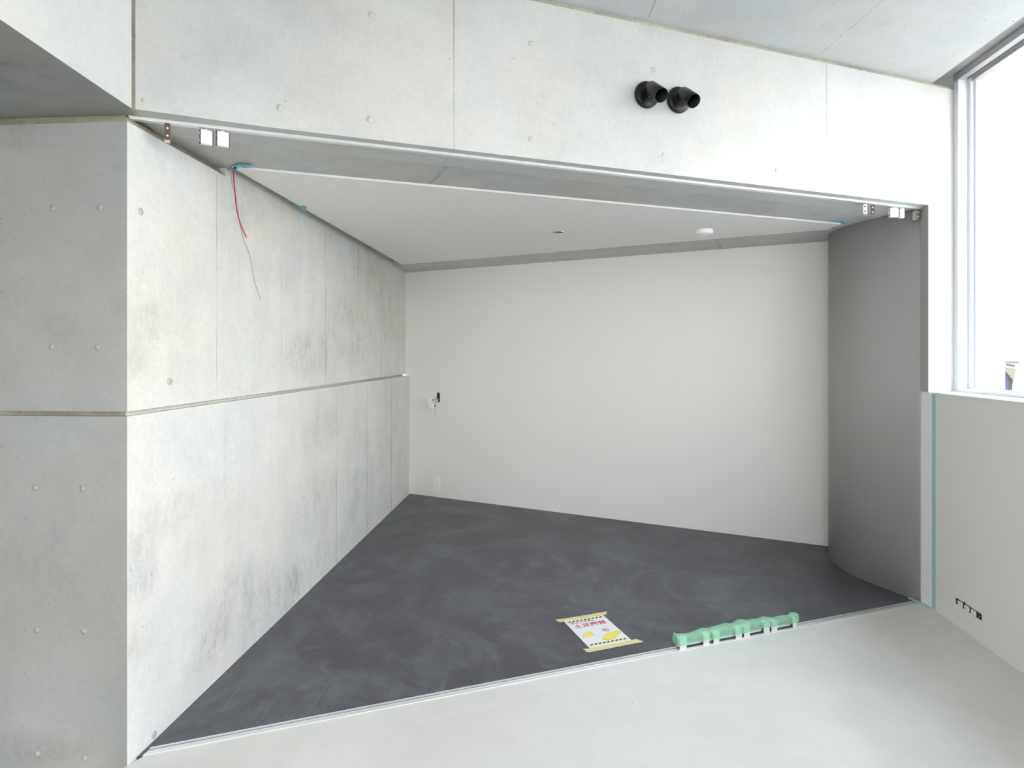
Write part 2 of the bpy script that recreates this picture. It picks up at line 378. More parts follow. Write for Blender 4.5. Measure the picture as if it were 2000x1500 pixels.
# left wall: long face
w = MB()
inL = off2(C0, LL, .22); mit = C0 + LL * .22 + UL * .22
G = C0 + UL * .56          # end of the open groove under the soffit
w.slab([C0, C1, off2(C1, LL, .22), mit], -.4, ZJ0)
w.slab([C0, C1U, off2(C1U, LL, .22), mit], ZJ1, 2.006)
Gu = C0 + (C1U - C0) * (.56 / (C1U - C0).length)
w.slab([Gu, C1U, off2(C1U, LL, .22), off2(Gu, LL, .22)], 2.006, ZS)
Gv = C0 + (C1U - C0) * .157; Gw = C0 + (C1U - C0) * .871
w.slab([Gv, Gw, off2(Gw, LL, .22), off2(Gv, LL, .22)], ZS, 2.132)
for (px, py) in ((275, 413), (301, 1435), (332, 745), (700, 520)):
    plug(w, hitL(px, py), -LL)
struct(w.build('wall_left', [M_left, M_plug, M_plug_rim]))
w = MB()
r1 = .02
w.slab([off2(C0, LL, r1) + UL * r1, off2(C1, LL, r1 + .045), off2(C1, LL, .2), mit], ZJ0 - .001, ZJ1 + .001)
struct(w.build('trim_1', M_joint))
# left wall: end facing the camera
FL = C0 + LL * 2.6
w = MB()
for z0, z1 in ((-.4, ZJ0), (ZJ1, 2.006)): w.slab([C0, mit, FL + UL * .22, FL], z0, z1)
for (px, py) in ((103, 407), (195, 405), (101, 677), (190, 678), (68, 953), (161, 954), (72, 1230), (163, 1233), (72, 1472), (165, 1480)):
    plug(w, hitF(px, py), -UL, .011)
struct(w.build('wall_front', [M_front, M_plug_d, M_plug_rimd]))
w = MB()
for z0, z1, rr in ((ZJ0 - .001, ZJ1 + .001, .02),):
    w.slab([C0 + UL * rr + LL * rr, mit, FL + UL * .22, FL + UL * rr], z0, z1)
bm = w.bm; ci = .032
lo_ = [FL, C0, Gu, off2(Gu, LL, .2), C0 + (LL + UL) * .2, FL + UL * .2]; hi_ = [FL + UL * ci, C0 + (UL + LL) * ci, off2(Gu, LL, ci), off2(Gu, LL, .2), C0 + (LL + UL) * .2, FL + UL * .2]
a_ = [bm.verts.new((p.x, p.y, 2.006)) for p in lo_]; b_ = [bm.verts.new((p.x, p.y, ZS - .0004)) for p in hi_]
bm.faces.new(a_[::-1]); bm.faces.new(b_)
for i in range(6): bm.faces.new((a_[i], a_[(i + 1) % 6], b_[(i + 1) % 6], b_[i]))
bmesh.ops.recalc_face_normals(bm, faces=bm.faces[:])
struct(w.build('trim_2', M_groove))
# back wall
w = MB(); a = C1U - UB * .4; b = C1U + UB * 3.9
w.slab([a, b, b + NB * .15, a + NB * .15], -.1, ZS)
struct(w.build('wall_back', M_board))
w = MB(); ca = C1U + UB * .004 - NB * .004
w.slab([ca - UB * .003, ca + UB * .007, ca + UB * .007 + NB * .0035, ca - UB * .003 + NB * .0035], ZJ0, ZS)
cb = C1 + UB * .003 - NB * .004
w.slab([cb - UB * .003, cb + UB * .007, cb + UB * .007 + NB * .0035, cb - UB * .003 + NB * .0035], 0, ZJ0)
struct(w.build('trim_3', M_white))

# curved grey wall
raw = [(2.1180, 3.020), (2.0865, 3.078), (2.0438, 3.1845), (2.0100, 3.275), (1.9835, 3.3656), (1.9695, 3.4665), (1.976, 3.579), (2.0085, 3.697), (2.072, 3.80), (2.18, 3.90), (2.34, 3.96)]
def catmull(pts, nseg=8):
    out = []
    P = [Vector((*p, 0)) for p in pts]; P = [P[0] * 2 - P[1]] + P + [P[-1] * 2 - P[-2]]
    for i in range(1, len(P) - 2):
        p0, p1, p2, p3 = P[i - 1:i + 3]
        for j in range(nseg):
            t = j / nseg
            out.append(.5 * ((2 * p1) + (p2 - p0) * t + (2 * p0 - 5 * p1 + 4 * p2 - p3) * t * t + (3 * p1 - p0 - 3 * p2 + p3) * t ** 3))
    out.append(P[-2]); return out
cv = catmull(raw)
w = MB(); bm = w.bm; inner = cv; outer = []
for i, p in enumerate(cv):
    t = (cv[min(i + 1, len(cv) - 1)] - cv[max(i - 1, 0)]).normalized(); outer.append(p + Vector((t.y, -t.x, 0)) * .035)
def strip(bm, A, z0, z1, smooth):
    va = [(bm.verts.new((p.x, p.y, z0)), bm.verts.new((p.x, p.y, z1))) for p in A]
    for q, r_ in zip(va, va[1:]):
        f = bm.faces.new((q[0], q[1], r_[1], r_[0])); f.smooth = smooth
    return va
A = strip(bm, inner, 0, ZS, True); Bq = strip(bm, outer, 0, ZS, True)
for q, r_ in ((A[0], Bq[0]), (A[-1], Bq[-1])): bm.faces.new((q[0], q[1], r_[1], r_[0]))
for i in range(len(A) - 1):
    for kz in (0, 1): bm.faces.new((A[i][kz], A[i + 1][kz], Bq[i + 1][kz], Bq[i][kz]))
bmesh.ops.recalc_face_normals(bm, faces=bm.faces[:])
struct(w.build('wall_curved', M_grey))

def dface(s_):
    k_ = [(-.511, 2.0845), (-.139, 2.104), (.6, 2.105), (3.15, 2.10)]
    for (a_, da), (b_, db) in zip(k_, k_[1:]):
        if s_ <= b_: return da + (db - da) * max(0, (s_ - a_)) / (b_ - a_)
    return 2.10
# header above the opening, soffit of the alcove, pier between opening and window
s_left = SD(-.521, 2.10); PR = Vector((2.281, 3.012, 0)); s_pr = along(PR, U)
s_hx = -.511; beam0_ = Vector((-1.174, 1.80, 0))
w = MB()
w.slab([SD(s_hx, 2.0845), SD(-.139, 2.104), SD(.6, 2.105), SD(s_pr, 2.10), SD(s_pr, 2.30), SD(s_hx, 2.30)], ZS, ZC - .017)
for (px, py, r) in ((547, 210, .0135), (725, 28, .0135), (722, 233, .0135), (1276, 136, .0135), (1296, 303, .012), (1517, 333, .012), (1037, 85, .0125), (1037, 272, .0125),
                    (1680, 358, .012), (1757, 365, .012), (1795, 368, .012), (280, 195, .008)):
    q = hitD(px, py, 2.10); plug(w, hitD(px, py, dface(along(q, U))), -N, r)
struct(w.build('wall_header', [M_head, M_plug, M_plug_rim]))
w = MB(); w.slab([SD(-.530, 2.094), SD(s_hx + .002, 2.094), SD(s_hx + .002, 2.2), SD(-.530, 2.2)], ZS + .0008, ZC)
w.slab([SD(s_hx, 2.112), SD(s_pr, 2.112), SD(s_pr, 2.30), SD(s_hx, 2.30)], ZC - .0175, ZC)
struct(w.build('trim_4', M_groove))
w = MB()
P1_ = hitz(455, 328, ZP); P2_ = hitz(785, 517, ZP)
def wallx(y): return C0.x + (C1U.x - C0.x) * (y - C0.y) / (C1U.y - C0.y)
gapR = [Vector((P2_.x - .01, 4.93, 0)), Vector((P2_.x + .03, P2_.y - .05, 0)), Vector((P1_.x + .06, P1_.y + .06, 0)), Vector((wallx(2.375) + .03, 2.375, 0))]
far = [SD(-.521, 2.30), SD(s_pr, 2.30), Vector((2.7, 3.5, 0)), Vector((2.7, 4.4, 0)), Vector((-1.3, 6.0, 0)), Vector((-1.3, 4.93, 0))] + gapR + [Vector((-1.40, 2.375, 0))]
w.slab(far, ZS, 2.9)
w.slab([Vector((-1.42, 2.3, 0)), Vector((-.9, 2.3, 0)), Vector((-.75, 5.0, 0)), Vector((-1.3, 5.0, 0))], 2.13, 2.2)
cg = C0 + LL * .25 + UL * .02
struct(w.build('ceiling_alcove', M_soff))
w = MB()
w.slab([beam0_ + Vector((-.05, -.02, 0)), SD(s_hx + .02, 2.102), SD(s_hx + .02, 2.5), C0 + LL * .24 + UL * .5, C0 + LL * .24 + UL * .0, C0 + LL * .2], ZS + .0012, 2.3)
struct(w.build('trim_9', M_soff))
jx = Vector((2.1095, 2.952, 0)); jb = Vector((2.1135, 3.016, 0))
w = MB()
w.slab([jx + U * .008, PR, PR + N * .062, jb + U * .006], 1.092, ZS)
struct(w.build('wall_pier', M_head))
w = MB(); w.slab([jx, jx + U * .008, jb + U * .006, jb], 1.092, ZS - .0005)
struct(w.build('trim_5', M_grey))
w = MB(); w.slab([W0, Vector((2.118, 3.0157, 0)), Vector((2.19, 3.0157, 0)), Vector((2.19, 2.97, 0))], 0, 1.0915)
struct(w.build('trim_6', M_white))

# right low wall with sill, long window above it
def RW(t, o, z=0): return Vector((W0.x + UR.x * t + NR.x * o, W0.y + UR.y * t + NR.y * o, z))      # t along (negative towards and past the camera), o outwards
WIN = PR.copy(); UW = Vector((.098, 1, 0)).normalized(); NW = Vector((UW.y, -UW.x, 0))
def WW(t, o, z=0): return Vector((WIN.x + UW.x * t + NW.x * o, WIN.y + UW.y * t + NW.y * o, z))
TB = -6.2
w = MB(); w.slab([RW(0, 0), RW(TB, 0), WW(TB, .10), WW(.0, .10), RW(.02, .05)], -.1, 1.0795)
struct(w.build('wall_right', M_low))
w = MB(); w.slab([RW(-.004, -.003), RW(TB, -.003), WW(TB, .0), WW(-.004, .0), SD(along(jx, U) + .004, 2.098)], 1.080, 1.0905)
struct(w.build('window_sill', M_white))
bpy.data.objects['window_sill'].name = 'trim_7'
win = bpy.data.objects.new('window_1', None); COL.objects.link(win); win['kind'] = 'structure'
def bar(mb, t0, t1, o0, o1, z0, z1): mb.slab([WW(t0, o0), WW(t1, o0), WW(t1, o1), WW(t0, o1)], z0, z1)
w = MB()
for o0, o1, z0 in ((0, .036, 2.686), (.036, .058, 2.702), (.058, .062, 2.690), (.062, .10, 2.673)): bar(w, TB, -.001, o0, o1, z0, 2.72)
struct(w.build('window_frame', M_aluw, win, bevel=.0012))
w = MB()
for o0, o1, z1 in ((0.001, .036, 1.106), (.036, .060, 1.098), (.060, .10, 1.112)): bar(w, TB, -.001, o0, o1, 1.081, z1)
for o0, o1, t0 in ((.004, .034, -.012), (.034, .058, -.001), (.058, .076, -.02), (.076, .10, -.032)): bar(w, t0 - .02, -.0, o0, o1, 1.098, 2.70)
for tm in (-2.2, -4.2): bar(w, tm - .03, tm + .03, .02, .10, 1.1, 2.69)
struct(w.build('window_jamb', M_alul, win, bevel=.0012))
w = MB()
for ta, tb in ((-.05, -2.17), (-2.23, -4.17), (-4.23, TB)): bar(w, tb, ta, .078, .084, 1.112, 2.674)
struct(w.build('window_pane', M_glass, win))

# main ceiling, window recess, low ceiling on the left, floors, the part of the room behind the camera
ce0, ce1 = Vector((2.143, 2.945, 0)), Vector((2.098, 2.388, 0)); cd = (ce0 - ce1).normalized()
YB = -3.0
XB = -1.158
beam0 = Vector((-1.174, 1.798, 0)); beam1 = Vector((-1.160, 1.3204, 0)); bd = (beam1 - beam0).normalized()
beamE = beam0 + bd * 5.0
cF = ce0 + cd * .035
w = MB()
cback = ce0 - cd * 6.1
w.slab([SD(-.51, 2.3), SD(along(cF, U), 2.3), cF, cback, Vector((beamE.x + .002, cback.y, 0)), beam0 + Vector((.002, 0, 0))], ZC, 2.9)
struct(w.build('ceiling', M_ceil))
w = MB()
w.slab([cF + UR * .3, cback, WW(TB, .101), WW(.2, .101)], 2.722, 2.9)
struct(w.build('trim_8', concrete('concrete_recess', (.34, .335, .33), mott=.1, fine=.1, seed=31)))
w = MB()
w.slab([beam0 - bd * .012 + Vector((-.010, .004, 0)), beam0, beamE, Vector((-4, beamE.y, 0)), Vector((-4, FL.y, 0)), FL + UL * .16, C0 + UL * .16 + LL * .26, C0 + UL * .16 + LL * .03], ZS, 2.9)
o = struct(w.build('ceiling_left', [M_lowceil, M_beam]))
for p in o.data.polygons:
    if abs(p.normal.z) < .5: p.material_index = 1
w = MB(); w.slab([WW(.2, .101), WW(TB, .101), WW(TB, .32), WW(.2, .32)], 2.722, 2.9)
struct(w.build('trim_10', plain('pale_eave_render', (.88, .88, .87), .8)))
# floors
trk0, trk1 = SD(-.56, 2.142), SD(2.99, 2.142)
w = MB()
w.slab([C0 + Vector((-.004, -.0, 0)), SD(-.50, 2.142), SD(2.99, 2.142), W0 + UR * .03, W0 + NR * .03, RW(TB, .03), Vector((-1.5, RW(TB, 0).y, 0))], -.12, 0)
struct(w.build('floor', M_flight))
w = MB()
w.slab([SD(-.55, 2.142), SD(3.02, 2.142), Vector((2.7, 3.5, 0)), Vector((2.7, 4.4, 0)), Vector((-1.1, 6.0, 0)), C0 + UL * .1 + LL * .1], -.12, 0)
struct(w.build('floor_alcove', M_fdark))
w = MB(); w.slab([C0 - Vector((.004, 0, 0)) + LL * .0, Vector((-1.5, RW(TB, 0).y, 0)), Vector((-4, RW(TB, 0).y, 0)), Vector((-4, 2.3, 0)), Vector((-1.2, 2.1, 0))], -.45, -.30)
struct(w.build('floor_hall', M_hall))
# far sides of the room, out of view
w = MB(); yb = RW(TB, 0).y
w.slab([Vector((-4, yb, 0)), Vector((-3.9, yb, 0)), Vector((-3.9, 2.2, 0)), Vector((-4, 2.2, 0))], -.45, ZS)
struct(w.build('wall_side', M_beam))
w = MB()
xr = RW(TB, .1).x; XG = .1; ZG0, ZG1 = .75, 2.60        # unseen rear glazing added for fill light, left half only to steer it
def yslab(mb, xa_, xb_, za_, zb_, ya_=0.0, yc_=.15): mb.slab([Vector((xa_, yb - ya_, 0)), Vector((xb_, yb - ya_, 0)), Vector((xb_, yb - yc_, 0)), Vector((xa_, yb - yc_, 0))], za_, zb_)
yslab(w, -4, xr, -.45, ZG0); yslab(w, -4, xr, ZG1, 2.9); yslab(w, -4, -3.6, ZG0, ZG1); yslab(w, XG, xr, ZG0, ZG1)
struct(w.build('wall_rear', M_beam))
win2 = bpy.data.objects.new('window_fill', None); COL.objects.link(win2); win2['kind'] = 'structure'
w = MB()
for a_ in ((-3.6, XG, ZG0, ZG0 + .05), (-3.6, XG, ZG1 - .05, ZG1), (-3.6, -3.55, ZG0 + .05, ZG1 - .05), (XG - .05, XG, ZG0 + .05, ZG1 - .05), (-1.75, -1.70, ZG0 + .05, ZG1 - .05)): yslab(w, *a_, .02, .10)
struct(w.build('window_frame', M_aluw, win2))
w = MB()
for xa_, xb_ in ((-3.55, -1.75), (-1.70, XG - .05)): yslab(w, xa_, xb_, ZG0 + .05, ZG1 - .05, .05, .056)
struct(w.build('window_pane', M_glass, win2))

# ------------------------------------------------------------------ floor track and hanging rail
t = thing('floor_track', 'long aluminium sliding door track set flush between dark and pale floor', 'door track', SD(1.2, 2.16, 0))
w = MB()
for d0, d1, z1 in ((2.1405, 2.1515, .0035), (2.1515, 2.1575, .0008), (2.1575, 2.1635, .0016), (2.1635, 2.169, -.004), (2.169, 2.177, .003)):
    w.slab([SD(-.505 + (d0 - 2.14) * .4, d0), SD(2.985, d0), SD(2.985, d1), SD(-.505 + (d1 - 2.14) * .4, d1)], -.01, z1)
part(w.build('channel', M_alu), t)
w = MB(); w.slab([SD(-.48, 2.1638), SD(2.985, 2.1638), SD(2.985, 2.1688), SD(-.48, 2.1688)], -.009, -.0035); part(w.build('guide_slot', M_dark), t)
t = thing('hanging_rail', 'long aluminium hanging door rail under the concrete header', 'door rail', SD(1.2, 2.16, ZS))
w = MB(); x0, x1 = -.545, 2.984
for d0, d1, z0 in ((2.1430, 2.1480, ZS - .006), (2.1480, 2.1665, ZS - .0085), (2.1740, 2.1790, ZS - .006)):
    w.slab([SD(x0, d0), SD(x1, d0), SD(x1, d1), SD(x0, d1)], z0, ZS)
part(w.build('channel', M_alu, bevel=.0015), t)
w = MB(); w.slab([SD(x0, 2.1667), SD(x1, 2.1667), SD(x1, 2.1738), SD(x0, 2.1738)], ZS - .0025, ZS - .0002); part(w.build('roller_slot', M_dark), t)

# ------------------------------------------------------------------ white ceiling panel in the alcove, with its round cutout
hc = hitz(1090, 453.5, ZP); dsm = hitz(1376, 449, ZP)
P1 = hitz(455, 328, ZP); P2 = hitz(785, 517, ZP)
sP = Vector((1.892, 3.353, 0)); P4 = sP; P3 = Vector((1.892, P2.y - (1.892 - P2.x) * .4833, 0))
P1 = Vector((P1.x, P1.y, 0)); P2 = Vector((P2.x, P2.y, 0))
outer = [P1, P4, P3, P2]; R = .033; seg = 40
hole = [Vector((hc.x + R * math.cos(2 * math.pi * i / seg), hc.y + R * math.sin(2 * math.pi * i / seg), 0)) for i in range(seg)]
w = MB(); bm = w.bm; allp = outer + hole
tris = tessellate_polygon([outer, hole]); lo = [bm.verts.new((p.x, p.y, ZP)) for p in allp]; hi = [bm.verts.new((p.x, p.y, ZS - .001)) for p in allp]
for a_, b_, c_ in tris:
    bm.faces.new((lo[a_], lo[b_], lo[c_])); bm.faces.new((hi[c_], hi[b_], hi[a_]))
for ring in (list(range(4)), list(range(4, 4 + seg))):
    for i in range(len(ring)): bm.faces.new((lo[ring[i]], lo[ring[(i + 1) % len(ring)]], hi[ring[(i + 1) % len(ring)]], hi[ring[i]]))
bmesh.ops.recalc_face_normals(bm, faces=bm.faces[:])
o = tag(w.build('ceiling_panel', M_panel), 'large flat white ceiling panel under the alcove soffit, narrow end towards the left', 'ceiling panel')
w = MB(); w.lathe(Vector((hc.x, hc.y, ZP)), Vector((0, 0, 1)), [(R * .985, .0), (R * .985, .0085), (R * 1.12, -.0008), (R * 1.12, -.0022), (R * .96, -.0022)], 40, closed=False)
rim = w.build('downlight_opening', M_white)
w = MB(); w.lathe(Vector((hc.x, hc.y, ZP + .008)), Vector((0, 0, 1)), [(0, 0), (R * .98, 0), (R * .98, .0015), (0, .0015)], 40)
back = w.build('opening_back', M_dark); back.parent = rim
tag(rim, 'small round unlit opening with thin white rim in the white ceiling panel', 'downlight')
# smoke alarm
dz = dsm + Vector((0, 0, 0))
t = thing('smoke_detector', 'round white smoke detector with a small caged tip on the white ceiling panel', 'smoke detector', Vector((dz.x, dz.y, ZP)))
w = MB(); w.lathe((dz.x, dz.y, ZP), (0, 0, -1), [(0, 0), (.047, 0), (.0485, .004), (.0485, .022), (.046, .026), (.02, .027), (0, .027)], 48); part(w.build('housing', M_plast), t)
w = MB(); zz = ZP - .027
w.lathe((dz.x - .004, dz.y, zz - .011), (0, 0, -1), [(0, 0), (.0085, 0), (.0085, .0018), (0, .0018)], 20)
for i in range(6):
    a = i * math.pi / 3 + .2; c_, s_ = math.cos(a), math.sin(a)
    w.tube([(dz.x - .004 + c_ * .0155, dz.y + s_ * .0155, zz), (dz.x - .004 + c_ * .0075, dz.y + s_ * .0075, zz - .011)], .0014, 6)
part(w.build('cage', M_plast), t)
w = MB(); w.lathe((dz.x - .004, dz.y, zz), (0, 0, -1), [(.004, 0), (.003, .006), (0, .007)], 12); part(w.build('sensor_tip', M_dark), t)

# ------------------------------------------------------------------ door hangers on the rail
def hanger(px, py_top, ang, label, wide=.040, thick=.016, hgt=.048, grp='steel door hangers under the rail', end=M_brown, face=M_steel, screws=(M_steel, M_steel)):
    """px, py_top: where the top of the plate shows; ang: turn of the wide face away from the rail direction"""
    p = hitD(px, py_top, 2.170); top = ZS - .012
    p = SD(along(p, U), 2.170, 0)
    t = thing('door_hanger', label, 'door hanger', Vector((p.x, p.y, ZS - .0025)), grp)
    ca, sa = math.cos(ang), math.sin(ang); ax = U * ca + N * sa; ay = -U * sa + N * ca
    O = Vector((p.x, p.y, top))
    w = MB(); w.lathe(O + Vector((0, 0, .0105)), (0, 0, -1), [(0, 0), (.0035, 0), (.0035, .005), (.0055, .005), (.0055, .0102), (0, .0102)], 14); part(w.build('bolt', M_steel), t)
    # folded plate: wide front and back faces, top and bottom web
    w = MB(); c = O + Vector((0, 0, -hgt / 2)); th = .0022
    for sgn in (-1, 1): w.box(c + ay * sgn * (thick / 2 - th / 2), ax * (wide / 2 - th), ay * (th / 2), Vector((0, 0, hgt / 2)))
    w.box(c + Vector((0, 0, -hgt / 2 + .001)), ax * (wide / 2 - th), ay * (thick / 2 - th), Vector((0, 0, .001)))
    part(w.build('folded_plate', face, bevel=.0012), t)
    for sgn in (-1, 1):
        w = MB(); hw = thick / 2; pts = []
        cc = c + ax * sgn * (wide / 2 - th / 2)
        prof = [(-hw, hgt / 2), (hw, hgt / 2), (hw, -hgt / 2 + hw * .4)] + [(hw * math.cos(a), -hgt / 2 + hw * .4 - hw * .55 * math.sin(a)) for a in (.5, 1.0, 1.57, 2.14, 2.64)] + [(-hw, -hgt / 2 + hw * .4)]
        w.prism([cc - ax * th / 2 + ay * a + Vector((0, 0, b)) for a, b in prof], ax * th)
        e = part(w.build('end_plate', end), t)
        for kz, mt in ((.012, screws[0]), (-.012, screws[1])):
            w = MB(); w.lathe(cc + ax * sgn * th / 2 + Vector((0, 0, kz)), ax * sgn, [(0, .001), (.0032, .001), (.0036, 0), (.0036, -.001)], 14)
            s_ = w.build('screw', mt); part(s_, e)
    return t
PI = math.pi
hanger(327, 240, 1.76, 'brown-edged door hanger turned edge-on, alone near the left end of the rail', hgt=.050)
hanger(403, 248, .30, 'square bright steel door hanger, left one of the close pair near the left wall')
hanger(435, 252, .30, 'square bright steel door hanger, right one of the close pair near the left wall')
hanger(1690, 397, .66, 'pale door hanger with dark holes, farthest left of the group by the curved wall', end=M_plast, screws=(M_dark, M_dark))
hanger(1704, 398, .74, 'brown-edged door hanger right beside the pale one with dark holes', wide=.03)
hanger(1745, 402, -.32, 'bright door hanger with dark side holes, left of the touching pair by the curved wall', end=M_plast, screws=(M_dark, M_dark))
hanger(1760, 403, -.22, 'bright narrow door hanger, right of the touching pair by the curved wall', wide=.022, end=M_steel)
hanger(1789, 406, 1.13, 'door hanger with two screws at the right end of the rail against the jamb', face=M_alu)

# ------------------------------------------------------------------ black spotlights on the header
def spotlight(px, py, hx, hy, label):
    b = hitD(px, py, 2.104); t = thing('wall_spotlight', label, 'spotlight', b, 'black spotlights on the header')
    w = MB(); w.lathe(b, -N, [(0, 0), (.053, 0), (.0545, .003), (.0545, .014), (.052, .018), (.03, .0185), (0, .0185)], 48); part(w.build('base_plate', M_black), t)
    head = E + ray(hx, hy) * ((b - N * .085 - E).dot(N) / ray(hx, hy).dot(N))          # middle of the tube
    v = (head - E).normalized(); right = Vector((1, 0, 0)); up = Vector((0, 0, 1))
    ax = (v * -.082 + right * .042 - up * .028).normalized()
    L = .104; r = .0285
    w = MB(); o = head - ax * L / 2
    w.lathe(o, ax, [(0, .0), (r * .93, .0), (r, .003), (r, L - .001), (r - .0006, L), (r - .0022, L - .0005), (r - .0026, .03), (0, .028)], 48)
    hd_ = part(w.build('lamp_tube', M_black), t)
    w = MB(); a = b - N * .017 + Vector((0, 0, .0)); c = o + ax * .030 
    w.tube([a, a - N * .018, c - (c - a).normalized() * 0.0], [.010, .009, .008], 14); part(w.build('swivel_arm', M_black), t)
    w = MB()
    for dx, dz_ in ((-.012, .004), (.004, -.010)):
        w.lathe(b - N * .018 + U * dx + Vector((0, 0, dz_)), -N, [(0, .002), (.002, .002), (.0025, 0)], 10)
    part(w.build('screw', M_steel), t)
    w = MB(); w.lathe(o + ax * .031, ax, [(0, 0), (r * .8, 0), (r * .85, .004), (0, .006)], 30); part(w.build('lens', M_dark), hd_)
    return t
spotlight(1261, 187, 1281, 179, 'black tube spotlight on the header, left one of the two')
spotlight(1323, 197, 1344, 190, 'black tube spotlight on the header, right one, nearer the window')

# ------------------------------------------------------------------ tape pieces
def tape(name, pts, nrm, label, cat='tape', m=M_blue, th=.0006, parent=None, grp=None):
    w = MB(); w.prism(pts, Vector(nrm) * th); o = w.build(name, m)
    c = sum((Vector(p) for p in pts), Vector()) / len(pts); recenter(o, c)
    if label: tag(o, label, cat, grp)
    return o
zt = ZP - .0008
def tz(pts, z=zt): return [hitz(x, y, z) for x, y in pts]
# long strip on the panel's left tip
t = thing('masking_tape', 'long blue masking tape strip over the left tip of the ceiling panel', 'tape', hitz(470, 326, zt), None)
w = MB(); w.prism(tz([(456, 325), (466, 321), (478, 322.5), (492, 323.5), (494, 327), (478, 328), (468, 326.5), (459, 332)]), (0, 0, -.0006)); part(w.build('strip', M_blue), t)
w = MB(); q = hitz(453, 330, zt); w.prism([hitz(458, 325, zt), hitz(462, 327, zt), hitz(455, 335, zt) , hitz(448.5, 332, zt)], (0, 0, -.0006)); part(w.build('loose_end', M_blue), t)
o = tape('masking_tape', tz([(585, 403), (594, 401), (599, 404), (598, 409), (593, 415), (589, 408)]), (0, 0, -1), 'small curled blue tape tab on the left edge of the ceiling panel', th=.003)
o = tape('masking_tape', tz([(1622, 430.5), (1642, 431), (1652, 434), (1651, 439), (1646, 439), (1641, 433.5), (1624, 433)], ZS - .0006), (0, 0, -1), 'blue masking tape with a turned-down end beside the right tip of the ceiling panel')
o = tape('masking_tape', tz([(1624, 444.4), (1633, 444.2), (1631, 446.2), (1625, 446)]), (0, 0, -1), 'tiny dark blue tape scrap near the right tip of the ceiling panel')
o = tape('masking_tape', tz([(-8, 210), (2, 211), (9, 215), (7, 218), (-2, 215), (-8, 215)], ZS - .0006), (0, 0, -1), 'small blue tape scrap under the low ceiling at the left edge')
# pale blue tape on the low right wall
t = thing('edge_tape', 'pale blue masking tape line down the end of the low right wall', 'tape', W0 + Vector((0, 0, .0)), None)
w = MB()
w.prism([RW(-.002, 0, .001), RW(-.002, 0, 1.079), RW(-.032, 0, 1.079), RW(-.032, 0, .001)], -NR * .0008)
part(w.build('strip', M_blue_pale), t)
w = MB(); w.prism(tz([(1797, 1178), (1801, 1176.5), (1817, 1184.2), (1822, 1188.2), (1812, 1187), (1799, 1184)], .001), (0, 0, .0006))
w.prism(tz([(1773, 1166.6), (1777, 1166.5), (1786, 1170.5), (1801, 1177), (1798, 1179), (1785, 1174), (1774, 1170)], .004), (0, 0, .0006))
part(w.build('floor_strip', M_blue_pale), t)

# ------------------------------------------------------------------ loose cables at the panel's left tip
def cable(name, pts_px, yd, r, m, label):
    pts = []
    for (x, y), dd in zip(pts_px, yd):
        rr = ray(x, y); pts.append(E + rr * dd)
    sm = []
    P = [pts[0] * 2 - pts[1]] + pts + [pts[-1] * 2 - pts[-2]]
    for i in range(1, len(P) - 2):
        for j in range(6):
            tt = j / 6; p0, p1, p2, p3 = P[i - 1:i + 3]
            sm.append(.5 * ((2 * p1) + (p2 - p0) * tt + (2 * p0 - 5 * p1 + 4 * p2 - p3) * tt * tt + (3 * p1 - p0 - 3 * p2 + p3) * tt ** 3))
    sm.append(pts[-1]); w = MB(); w.tube(sm, r, 8); o = w.build(name, m); recenter(o, sm[0]); return tag(o, label, 'cable')
cable('loose_cable', [(455, 329), (456.5, 350), (459, 375), (461, 400), (466, 425), (473, 446), (481, 463)], [2.31, 2.31, 2.305, 2.30, 2.29, 2.28, 2.27], .0024, M_redc, 'thin red cable hanging from the left tip of the ceiling panel')
cable('loose_cable', [(452, 331), (452, 350), (457, 372), (462, 388), (465, 405), (467, 430), (476, 468), (488, 500), (496, 545), (509, 586)], [2.33, 2.33, 2.33, 2.33, 2.33, 2.325, 2.32, 2.31, 2.30, 2.29], .0020, M_gunk, 'thin grey cable hanging lowest from the left tip of the ceiling panel')

# ------------------------------------------------------------------ back wall: outlet plate, open switch box with loose boxes
def BW(p, o, dz_=0): return p - NB * o + Vector((0, 0, dz_))
p = hitB(853, 945)
t = thing('wall_outlet', 'white triple outlet plate low on the white back wall', 'outlet', Vector(p))
w = MB(); w.prism([BW(p - UB * .035, 0, -.06), BW(p + UB * .035, 0, -.06), BW(p + UB * .035, 0, .06), BW(p - UB * .035, 0, .06)], -NB * .007); part(w.build('cover_plate', M_plast, bevel=.002), t)
for i in (-1, 0, 1):
    w = MB(); c = BW(p, .0078, i * .0225); w.box(c, UB * .014, NB * .001, Vector((0, 0, .0095))); so = w.build('socket', M_plast, bevel=.0006); part(so, t)
    w = MB()
    for sx_ in (-.0055, .0055): w.box(BW(p, .009, i * .0225) + UB * sx_, UB * .001, NB * .0004, Vector((0, 0, .0038)))
    part(w.build('slot', M_gunk), so)
p = hitB(856.5, 776)
t = thing('open_switch_box', 'dark open slot in the back wall with two white boxes dangling on wires', 'switch box', Vector(p))
def oval(c, hw, hh, o, n_=24, r=None):
    out = []
    for i in range(n_):
        a = 2 * math.pi * i / n_; ex = math.copysign(abs(math.cos(a)) ** .6, math.cos(a)); ez = math.copysign(abs(math.sin(a)) ** .45, math.sin(a))
        out.append(BW(c + UB * (hw * ex), o, hh * ez))
    return out
w = MB(); bm = w.bm
ringv = [[bm.verts.new(q) for q in oval(p, a, b, o_)] for a, b, o_ in ((.0235, .049, .0003), (.0225, .048, .003), (.018, .0435, .003), (.018, .0435, .0003))]
for a_, b_ in zip(ringv, ringv[1:]):
    for i in range(24): bm.faces.new((a_[i], a_[(i + 1) % 24], b_[(i + 1) % 24], b_[i]))
bmesh.ops.recalc_face_normals(bm, faces=bm.faces[:]); part(w.build('rim', M_white), t)
